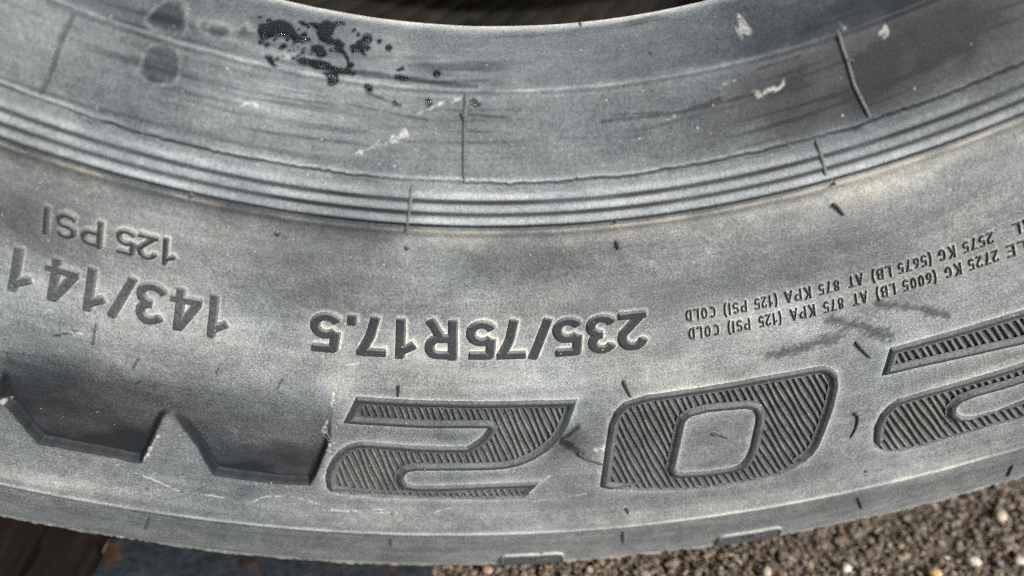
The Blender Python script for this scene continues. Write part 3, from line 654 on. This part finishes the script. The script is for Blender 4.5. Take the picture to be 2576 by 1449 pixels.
# ------------------------------------------------------------------ raised characters
def raised(name, a0, a1, r0, r1, step, sdf, height, bevel, parent, clean_shade=.62, sink=.18, soften=True, dustk=0.):
    """a raised piece of rubber over the window whose outline is sdf(a, r) < 0"""
    nr = int((r1 - r0) / step) + 2; rm = (r0 + r1) / 2; na = int(math.radians(a1 - a0) * rm / step) + 2
    Aa = np.linspace(a0, a1, na); Rr = np.linspace(r0, r1, nr)
    a, r = np.meshgrid(Aa, Rr)
    d = sdf(a, r)
    s = np.radians(a) * r
    dn = d + (fbm(s / 1.1, r / 1.1, 71) - .5) * .10
    h = height * (1 - sstep(dn, -bevel, bevel * .15)) + (fbm(s / 2.2, r / 2.2, 73) - .5) * .10 - sink * sstep(dn, -bevel * .2, bevel * .6)
    h += base_wave(s, r)
    keep = (d < bevel * .9 + step)
    cell = keep[:-1, :-1] & keep[1:, :-1] & keep[:-1, 1:] & keep[1:, 1:]
    F = gf(nr, na)[cell.ravel()]
    if len(F) == 0: return None
    used = np.unique(F); re = np.full(nr * na, -1); re[used] = np.arange(len(used))
    co = place(a, r, h).reshape(-1, 3)[used]
    top = sstep(-d, bevel * .5, bevel * 1.1)
    wear = np.zeros((nr, na, 4)); wear[..., 1] = clean_shade * (.45 + .55 * top) ; wear[..., 0] = dustk * (1 - top)
    return mesh_obj(name, co, re[F], RUB, parent, attrs={'wear': ('FLOAT_COLOR', wear.reshape(-1, 4)[used]), 'polar': ('FLOAT_VECTOR', polar_attr(a, r).reshape(-1, 3)[used])})

def base_wave(s, r):
    return (fbm(s / 38, r / 30, 3) - .5) * .9 * sstep(r, 250, 262) * (1 - sstep(r, 335, 360)) + (fbm(s / 7, r / 6, 5) - .5) * .16

WORD = {}
LINE_CLEAN = {'size_marking': .58, 'load_index_marking': .40, 'pressure_marking': .58}
for c, ac, r0, h, ws, th, nm in CH:
    hwd = math.degrees(gwidth(c) * h * ws / 2 / (r0 + h / 2))
    m = .8 if h > 6 else .35
    def sdf(a, r, c=c, ac=ac, r0=r0, h=h, ws=ws, th=th):
        x = -np.radians(a - ac) * (r0 + h / 2) / (h * ws) + gwidth(c) / 2
        return glyph_sdf(x, (r - r0) / h, c, th) * h
    kind = 'numeral' if c in '0123456789' else ('punctuation_mark' if c in '/.()' else 'letter')
    if h > 6: raised(kind, ac - hwd - m / 5, ac + hwd + m / 5, r0 - m, r0 + h + m, .13 if h > 10 else .11, sdf, .75 if h > 10 else .6, .55, tyre, LINE_CLEAN[nm], dustk=.12)
    else: raised(kind, ac - hwd - m / 5, ac + hwd + m / 5, r0 - m, r0 + h + m, .085, sdf, .42, .30, tyre, .62)

# the three big outlined numerals with ribbed, sunk faces
SL = math.tan(rad(19.0))
for k, hole in (('two', None), ('zero', 'zero_in'), ('third', None)):
    V = BIG[k]; aa = [math.degrees(q[0] / RD) for q in V]
    def dist(a, r, V=V, hole=hole):
        d = poly_sdf(np.radians(a) * RD, r, V)
        if hole: d = np.maximum(d, -poly_sdf(np.radians(a) * RD, r, BIG[hole]))
        return d
    def ring(a, r):
        d = dist(a, r)
        d = np.maximum(d, -(d + band_w(r)))
        return d + .8 * sstep(r, 342.5, 344.5)           # the rim dies out at the shoulder band
    num = raised('numeral', min(aa) - .3, max(aa) + .3, 304.5, 350, .21, ring, .85, .75, tyre, .54)
    # ribs: lines r -> u = u0 + SL * (r - 326)
    u0s = np.arange(math.radians(min(aa)) * RD - 12, math.radians(max(aa)) * RD + 12, 1.92)
    for u0 in u0s:
        rr = np.arange(304, 350, .35)
        uu = u0 + SL * (rr - 326) + .15 * np.sin(rr / 3 + u0)
        a = np.degrees(uu / RD); d = dist(a, rr)
        ins = d < -band_w(rr) + .55 - .5 * sstep(rr, 342, 344)
        runs = np.split(np.arange(len(rr)), np.where(np.diff(ins.astype(int)) != 0)[0] + 1)
        for run in runs:
            if not ins[run[0]] or len(run) < 6: continue
            R_ = rr[run]; U = uu[run]
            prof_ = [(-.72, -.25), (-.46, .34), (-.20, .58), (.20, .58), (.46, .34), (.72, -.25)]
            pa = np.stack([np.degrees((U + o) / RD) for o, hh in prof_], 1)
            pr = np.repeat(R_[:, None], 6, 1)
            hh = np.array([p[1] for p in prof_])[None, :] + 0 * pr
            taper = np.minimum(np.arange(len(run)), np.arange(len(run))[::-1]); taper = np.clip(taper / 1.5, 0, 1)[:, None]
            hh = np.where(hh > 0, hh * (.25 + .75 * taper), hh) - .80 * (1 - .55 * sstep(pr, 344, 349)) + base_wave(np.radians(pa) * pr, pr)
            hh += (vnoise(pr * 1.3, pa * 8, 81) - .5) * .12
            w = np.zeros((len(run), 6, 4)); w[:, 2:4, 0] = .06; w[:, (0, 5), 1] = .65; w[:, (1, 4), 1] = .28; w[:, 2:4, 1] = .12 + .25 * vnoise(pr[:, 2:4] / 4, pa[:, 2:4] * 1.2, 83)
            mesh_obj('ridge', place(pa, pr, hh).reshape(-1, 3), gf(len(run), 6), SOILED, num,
                     attrs={'wear': ('FLOAT_COLOR', w.reshape(-1, 4)), 'polar': ('FLOAT_VECTOR', polar_attr(pa, pr).reshape(-1, 3))})

# ------------------------------------------------------------------ vent whiskers, nubs, mould seams, tread wear tabs
def whisker(name, P, rad0, rad1, lift, clean_shade=.45):
    P = np.array(P, float)
    n = max(8, len(P) * 4); t = np.linspace(0, len(P) - 1, n)
    a = np.interp(t, range(len(P)), P[:, 0]); r = np.interp(t, range(len(P)), P[:, 1])
    rd = np.linspace(rad0, rad1, n)
    rd[0] *= .5; rd[-1] *= .4
    k = 7; th = np.linspace(0, 2 * math.pi, k, endpoint=False)
    da = np.gradient(a) * np.radians(1) * r; dr = np.gradient(r); L = np.hypot(da, dr) + 1e-9
    na, nr_ = -dr / L, da / L
    aa = a[:, None] + np.degrees((na * rd)[:, None] * np.cos(th)[None] / r[:, None])
    rr = r[:, None] + (nr_ * rd)[:, None] * np.cos(th)[None]
    hh = lift * rd[:, None] + rd[:, None] * np.sin(th)[None] + base_wave(np.radians(a) * r, r)[:, None]
    if max(r) < 254: hh = hh + 0
    w = np.zeros((n, k, 4)); w[..., 1] = clean_shade
    return mesh_obj(name, place(aa, rr, hh).reshape(-1, 3), grid_faces(n, k, True), RUB, tyre,
                    attrs={'wear': ('FLOAT_COLOR', w.reshape(-1, 4)), 'polar': ('FLOAT_VECTOR', polar_attr(aa, rr).reshape(-1, 3))})
for P in D['vents']: whisker('vent_spew', P, .48, .26, .7)
for P in D['seams']: whisker('mould_seam', P, .42, .42, 1.1 if P[0][1] < 254 and P[0][1] > 243 else .35, .22)
def nub(a, r, R_):
    def sdf(aa, rr): return np.hypot(np.radians(aa - a) * r, rr - r) - R_
    raised('vent_nub', a - .4, a + .4, r - 1.5, r + 1.5, .15, sdf, .6, .5, tyre, .5)
for a, r in D['nubs']: nub(a, r, .62)
for P in D['vents'][:4]: nub(P[0][0], P[0][1], .72)

for (c_a, hw) in ((3.25, 1.62), (14.3, 1.62), (-7.8, 1.62), (25.3, 1.62)):
    def tab_sdf(a, r, c_a=c_a, hw=hw):
        x = np.abs(np.radians(a - c_a) * 386) - (math.radians(hw) * 386 - 3); y = np.abs(r - 386.5) - (7 - 3)
        return np.hypot(np.maximum(x, 0), np.maximum(y, 0)) + np.minimum(np.maximum(x, y), 0) - 3
    if c_a in (-7.8, 25.3): continue
    tab = raised('wear_indicator_tab', c_a - hw - .2, c_a + hw + .2, 378.6, 394.5, .2, tab_sdf, .55, .5, tyre, .22, dustk=.2)
    def rim_sdf(a, r):
        d = tab_sdf(a, r); return np.maximum(d, -(d + .8)) + 9 * (r > 391)
    raised('tab_rim', c_a - hw - .2, c_a + hw + .2, 378.6, 392, .16, rim_sdf, .95, .45, tab, .1, dustk=.3)
    x0 = c_a + .75
    for c in 'TWI':
        g = gwidth(c) * 3.4; ac = x0 - math.degrees(g / 2 / 386)
        def ls(a, r, c=c, ac=ac, g=g):
            return glyph_sdf(-np.radians(a - ac) * 386 / 3.4 + gwidth(c) / 2, (r - 381.6) / 3.4, c, .085) * 3.4
        raised('letter', ac - .5, ac + .5, 381, 385.5, .1, ls, .85, .3, tab, .25)
        x0 -= math.degrees((g + .9) / 386)

# ------------------------------------------------------------------ standing water on the bead
def water(name, label, P, hmax, group, rim=.55):
    P = np.asarray(P, float); rm = P[:, 1].mean(); V = uv(P, rm)
    a0, a1 = P[:, 0].min() - .1, P[:, 0].max() + .1; r0, r1 = P[:, 1].min() - .25, P[:, 1].max() + .25
    na = min(240, int((a1 - a0) * rm * .01745 / .16) + 6); nr = min(220, int((np.interp(r1, PATH_R, PATH_S) - np.interp(r0, PATH_R, PATH_S)) / .16) + 6)
    r0 = max(r0, 216.0)
    Aa = np.linspace(a0, a1, na); Rr = np.interp(np.linspace(np.interp(r0, PATH_R, PATH_S), np.interp(r1, PATH_R, PATH_S), nr), PATH_S, PATH_R)
    a, r = np.meshgrid(Aa, Rr)
    sv = np.interp(r, PATH_R, PATH_S); Vs = [(x, np.interp(y, PATH_R, PATH_S)) for x, y in V]
    d = poly_sdf(np.radians(a) * rm, sv, Vs) + (fbm(np.radians(a) * rm / .7, sv / .7, 91) - .5) * .25
    t = np.clip(-d / rim, 0, 1)
    low = sstep(r, P[:, 1].min() - 1, P[:, 1].max())                 # water hangs deeper at its lower lip
    h = hmax * np.sqrt(np.clip(1 - (1 - t) ** 2, 0, 1)) * (.45 + .75 * low) - .12 * (d > 0)
    h = h + (fbm(np.radians(a) * r / 7, r / 6, 5) - .5) * .16 + .06
    keep = d < .12
    cell = keep[:-1, :-1] & keep[1:, :-1] & keep[:-1, 1:] & keep[1:, 1:]
    F = gf(nr, na)[cell.ravel()]
    if len(F) == 0: return
    used = np.unique(F); re = np.full(nr * na, -1); re[used] = np.arange(len(used))
    top = place(a, r, h).reshape(-1, 3)[used]
    o = mesh_obj(name, top, re[F], WATER)
    return thing(o, label, 'water', group)
PL = ['largest dark arched water puddle on the bead, at the left end of the splash',
      'branching water puddle running across the middle of the splash on the bead',
      'small round water bead in the hollow of the branching puddle',
      'long water puddle lying along the bead heel at the foot of the splash',
      'hanging teardrop of water just below the bead heel line',
      'star shaped water puddle at the right of the splash on the bead',
      'thin dark water smear at the lower left of the splash',
      'narrow water film close under the bright bead edge',
      'small flat water drop on the bead heel line right of the splash',
      'water drop on the flange left of the middle mould seam',
      'water drop on the flange right of the middle mould seam']
HM = [.5, .45, .7, .7, 1.2, .45, .4, .4, .5, .6, .6]
for i, P in enumerate(D['puddles']):
    water('water_puddle' if i < 8 and i != 4 else 'water_drop', PL[i], P, HM[i], 'water splashed on the tyre bead')
def dome(n=14, m=6):
    v = [(0, 0, 1)]; f = []
    for i in range(1, m + 1):
        p = i / m * math.pi / 2
        v += [(math.sin(p) * math.cos(t * 2 * math.pi / n), math.sin(p) * math.sin(t * 2 * math.pi / n), math.cos(p)) for t in range(n)]
    for t in range(n):
        f.append((0, 1 + t, 1 + (t + 1) % n, 1 + (t + 1) % n))
    q = []
    for i in range(m - 1):
        for t in range(n):
            b = 1 + i * n
            q.append((b + t, b + n + t, b + n + (t + 1) % n, b + (t + 1) % n))
    tri = [(x[0], x[1], x[2]) for x in f] + [(x[0], x[1], x[2]) for x in q] + [(x[0], x[2], x[3]) for x in q]
    return np.array(v), np.array(tri)
dv, df = dome()
big = {0: 'largest round water bead on the bead seat, right of the splash', 1: 'lone small water bead rightmost of the splash under the bead edge'}
for i, (da, dr, R_) in enumerate(D['drops']):
    if dr > 260: continue
    sr = .75
    a = da + np.degrees(dv[:, 0] * R_ / dr)
    s0 = np.interp(dr, PATH_R, PATH_S)
    r = np.interp(s0 + dv[:, 1] * R_ * (1 + .15 * ((i * 7) % 3)), PATH_S, PATH_R)
    h = dv[:, 2] * R_ * .62 - .02 + (fbm(np.radians(a) * r / 7, r / 6, 5) - .5) * .16
    o = mesh_obj('water_drop', place(a, r, h), df[:, ::-1], WATER)
    thing(o, big.get(i, 'tiny water droplet scattered round the splash on the tyre bead'), 'water', 'water splashed on the tyre bead' if i in big else 'tiny water droplets')

# ------------------------------------------------------------------ ground, gravel, plate, board
def ground():
    xs = np.concatenate([[-60, -12, -3, -1], np.arange(-.32, .60, .003), [1, 3, 12, 60]])
    ys = np.concatenate([[-60, -12, -3, -1], np.arange(-.32, .22, .003), [1, 3, 12, 60]])
    X, Y = np.meshgrid(xs, ys)
    Z = -.0035 + (fbm(X / .012, Y / .012, 101, 4) - .5) * .005 * (np.abs(X) < .7) + (fbm(X / .06, Y / .06, 103) - .5) * .004 * (np.abs(X) < .7)
    return mesh_obj('ground', np.stack([X, Y, Z], -1).reshape(-1, 3), grid_faces(*X.shape), GROUND, kind='structure')
ground()

def ico():
    p = (1 + 5 ** .5) / 2
    v = [(-1, p, 0), (1, p, 0), (-1, -p, 0), (1, -p, 0), (0, -1, p), (0, 1, p), (0, -1, -p), (0, 1, -p), (p, 0, -1), (p, 0, 1), (-p, 0, -1), (-p, 0, 1)]
    f = [(0, 11, 5), (0, 5, 1), (0, 1, 7), (0, 7, 10), (0, 10, 11), (1, 5, 9), (5, 11, 4), (11, 10, 2), (10, 7, 6), (7, 1, 8), (3, 9, 4), (3, 4, 2), (3, 2, 6), (3, 6, 8), (3, 8, 9), (4, 9, 5), (2, 4, 11), (6, 2, 10), (8, 6, 7), (9, 8, 1)]
    v = [np.array(x) / np.linalg.norm(x) for x in v]; c = {}; F = []
    def mid(a, b):
        k = (min(a, b), max(a, b))
        if k not in c:
            m = v[a] + v[b]; v.append(m / np.linalg.norm(m)); c[k] = len(v) - 1
        return c[k]
    for a, b, d in f:
        e, g, h = mid(a, b), mid(b, d), mid(d, a)
        F += [(a, e, h), (b, g, e), (d, h, g), (e, g, h)]
    return np.array(v), np.array(F)
IV, IF = ico()
IV0, IF0 = IV[:12], np.array([(0, 11, 5), (0, 5, 1), (0, 1, 7), (0, 7, 10), (0, 10, 11), (1, 5, 9), (5, 11, 4), (11, 10, 2), (10, 7, 6), (7, 1, 8), (3, 9, 4), (3, 4, 2), (3, 2, 6), (3, 6, 8), (3, 8, 9), (4, 9, 5), (2, 4, 11), (6, 2, 10), (8, 6, 7), (9, 8, 1)])
PAL = np.array([(.085, .066, .047), (.115, .090, .064), (.055, .042, .031), (.135, .110, .083), (.090, .082, .074), (.066, .050, .036), (.17, .14, .105), (.078, .058, .041), (.33, .29, .22), (.12, .075, .042)]) * 1.25
PW = np.array([.24, .17, .15, .05, .1, .15, .015, .10, .004, .02]); PW = PW / PW.sum()
def stones(n, x0, x1, y0, y1, s0, s1):
    IV, IF = IV0, IF0
    C_ = []; F_ = []; T_ = []
    for i in range(n):
        R_ = s0 + (s1 - s0) * rng.random() ** 2.5
        sc = R_ * (np.array([1, .75, .55]) + (rng.random(3) - .5) * .35)
        M = np.array(Matrix.Rotation(rng.random() * 6.28, 3, 'Z') @ Matrix.Rotation((rng.random() - .5) * 1.2, 3, 'X'))
        k = 1 + (rng.random(len(IV)) - .5) * .34
        c = (IV * k[:, None] * sc) @ M.T + np.array([x0 + (x1 - x0) * rng.random(), y0 + (y1 - y0) * rng.random(), -.0046 + .004 * rng.random() + R_ * .1])
        C_.append(c); F_.append(IF + i * len(IV)); T_.append(np.repeat([[*(PAL[rng.choice(len(PAL), p=PW)] * (.7 + .6 * rng.random())), 1]], len(IV), 0))
    return np.concatenate(C_), np.concatenate(F_), np.concatenate(T_)
c, f, t = stones(26000, -.02, .27, -.125, -.025, .0004, .0020)
c2, f2, t2 = stones(6500, -.30, .44, -.24, .08, .001, .0034)
mesh_obj('gravel', np.concatenate([c, c2]), np.concatenate([f, f2 + len(c)]), STONE, smooth=False, attrs={'tint': ('FLOAT_COLOR', np.concatenate([t, t2]))}, kind='stuff')
def pebble(label, xy, R_, colr, sq=(1, .8, .65)):
    k = 1 + (rng.random(len(IV)) - .5) * .22
    M = np.array(Matrix.Rotation(rng.random() * 6.28, 3, 'Z'))
    o = mesh_obj('pebble', (IV * k[:, None] * np.array(sq) * R_) @ M.T, IF, STONE, attrs={'tint': ('FLOAT_COLOR', np.repeat([[*(np.array(colr) * .72), 1]], len(IV), 0))})
    o.location = (xy[0], xy[1], R_ * .55)
    thing(o, label, 'pebble', 'loose pebbles on the pavement')
for p in [('bright white rounded pebble in the middle of the gravel', (0.1378, -0.0916), 0.0021, (0.62, 0.6, 0.55)), ('amber yellow pebble at the lower right corner', (0.1698, -0.0944), 0.0026, (0.5, 0.36, 0.14)), ('pale cream pebble right of the amber one', (0.187, -0.0895), 0.0026, (0.55, 0.5, 0.4)), ('long pale stone standing out at the right edge below the tyre', (0.2091, -0.0698), 0.003, (0.52, 0.47, 0.36)), ('tan pebble touching the tyre edge beside the left wear tab', (0.0067, -0.0904), 0.0022, (0.34, 0.24, 0.17)), ('beige pebble left of the white one', (0.1076, -0.0927), 0.0023, (0.42, 0.34, 0.26)), ('grey pebble rightmost on the gravel near the frame edge', (0.2048, -0.0894), 0.0022, (0.5, 0.48, 0.42))]: pebble(*p)

def slab(name, mat, x0, x1, y0, y1, z0, z1, seed, jag=.0015, nx=40, ny=30, rot=0.):
    xs = np.linspace(x0, x1, nx); ys = np.linspace(y0, y1, ny); X, Y = np.meshgrid(xs, ys)
    edge = np.minimum.reduce([X - x0, x1 - X, Y - y0, y1 - Y])
    X2 = X + (vnoise(Y / .006, X / .05, seed) - .5) * jag * 2; Y2 = Y + (vnoise(X / .006, Y / .05, seed + 1) - .5) * jag * 2
    Zt = z1 - .0006 * np.exp(-edge / .0008) + (fbm(X / .01, Y / .01, seed + 2) - .5) * .0008
    n = nx * ny
    top = np.stack([X2, Y2, Zt], -1).reshape(-1, 3); bot = np.stack([X2, Y2, np.full_like(X, z0)], -1).reshape(-1, 3)
    F = [grid_faces(ny, nx), grid_faces(ny, nx)[:, ::-1] + n]
    idx = np.arange(n).reshape(ny, nx)
    ring = np.concatenate([idx[0, :], idx[1:, -1], idx[-1, -2::-1], idx[-2:0:-1, 0]])
    nx_ = np.roll(ring, -1)
    F.append(np.stack([ring, ring + n, nx_ + n, nx_], -1))
    return mesh_obj(name, np.concatenate([top, bot]), np.concatenate(F), mat, smooth=False)
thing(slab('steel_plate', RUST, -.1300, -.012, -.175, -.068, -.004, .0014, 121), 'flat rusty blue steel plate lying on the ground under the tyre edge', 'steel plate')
thing(slab('wooden_board', WOOD, -.1515, -.1318, -.18, -.045, -.004, .0040, 131), 'narrow shade-darkened brown wooden board lying beside the rusty plate', 'wooden board')
thing(slab('wooden_board', WOOD, -.235, -.1545, -.18, -.040, -.004, .0036, 141), 'wide shade-darkened brown wooden board at the far left under the tyre', 'wooden board')
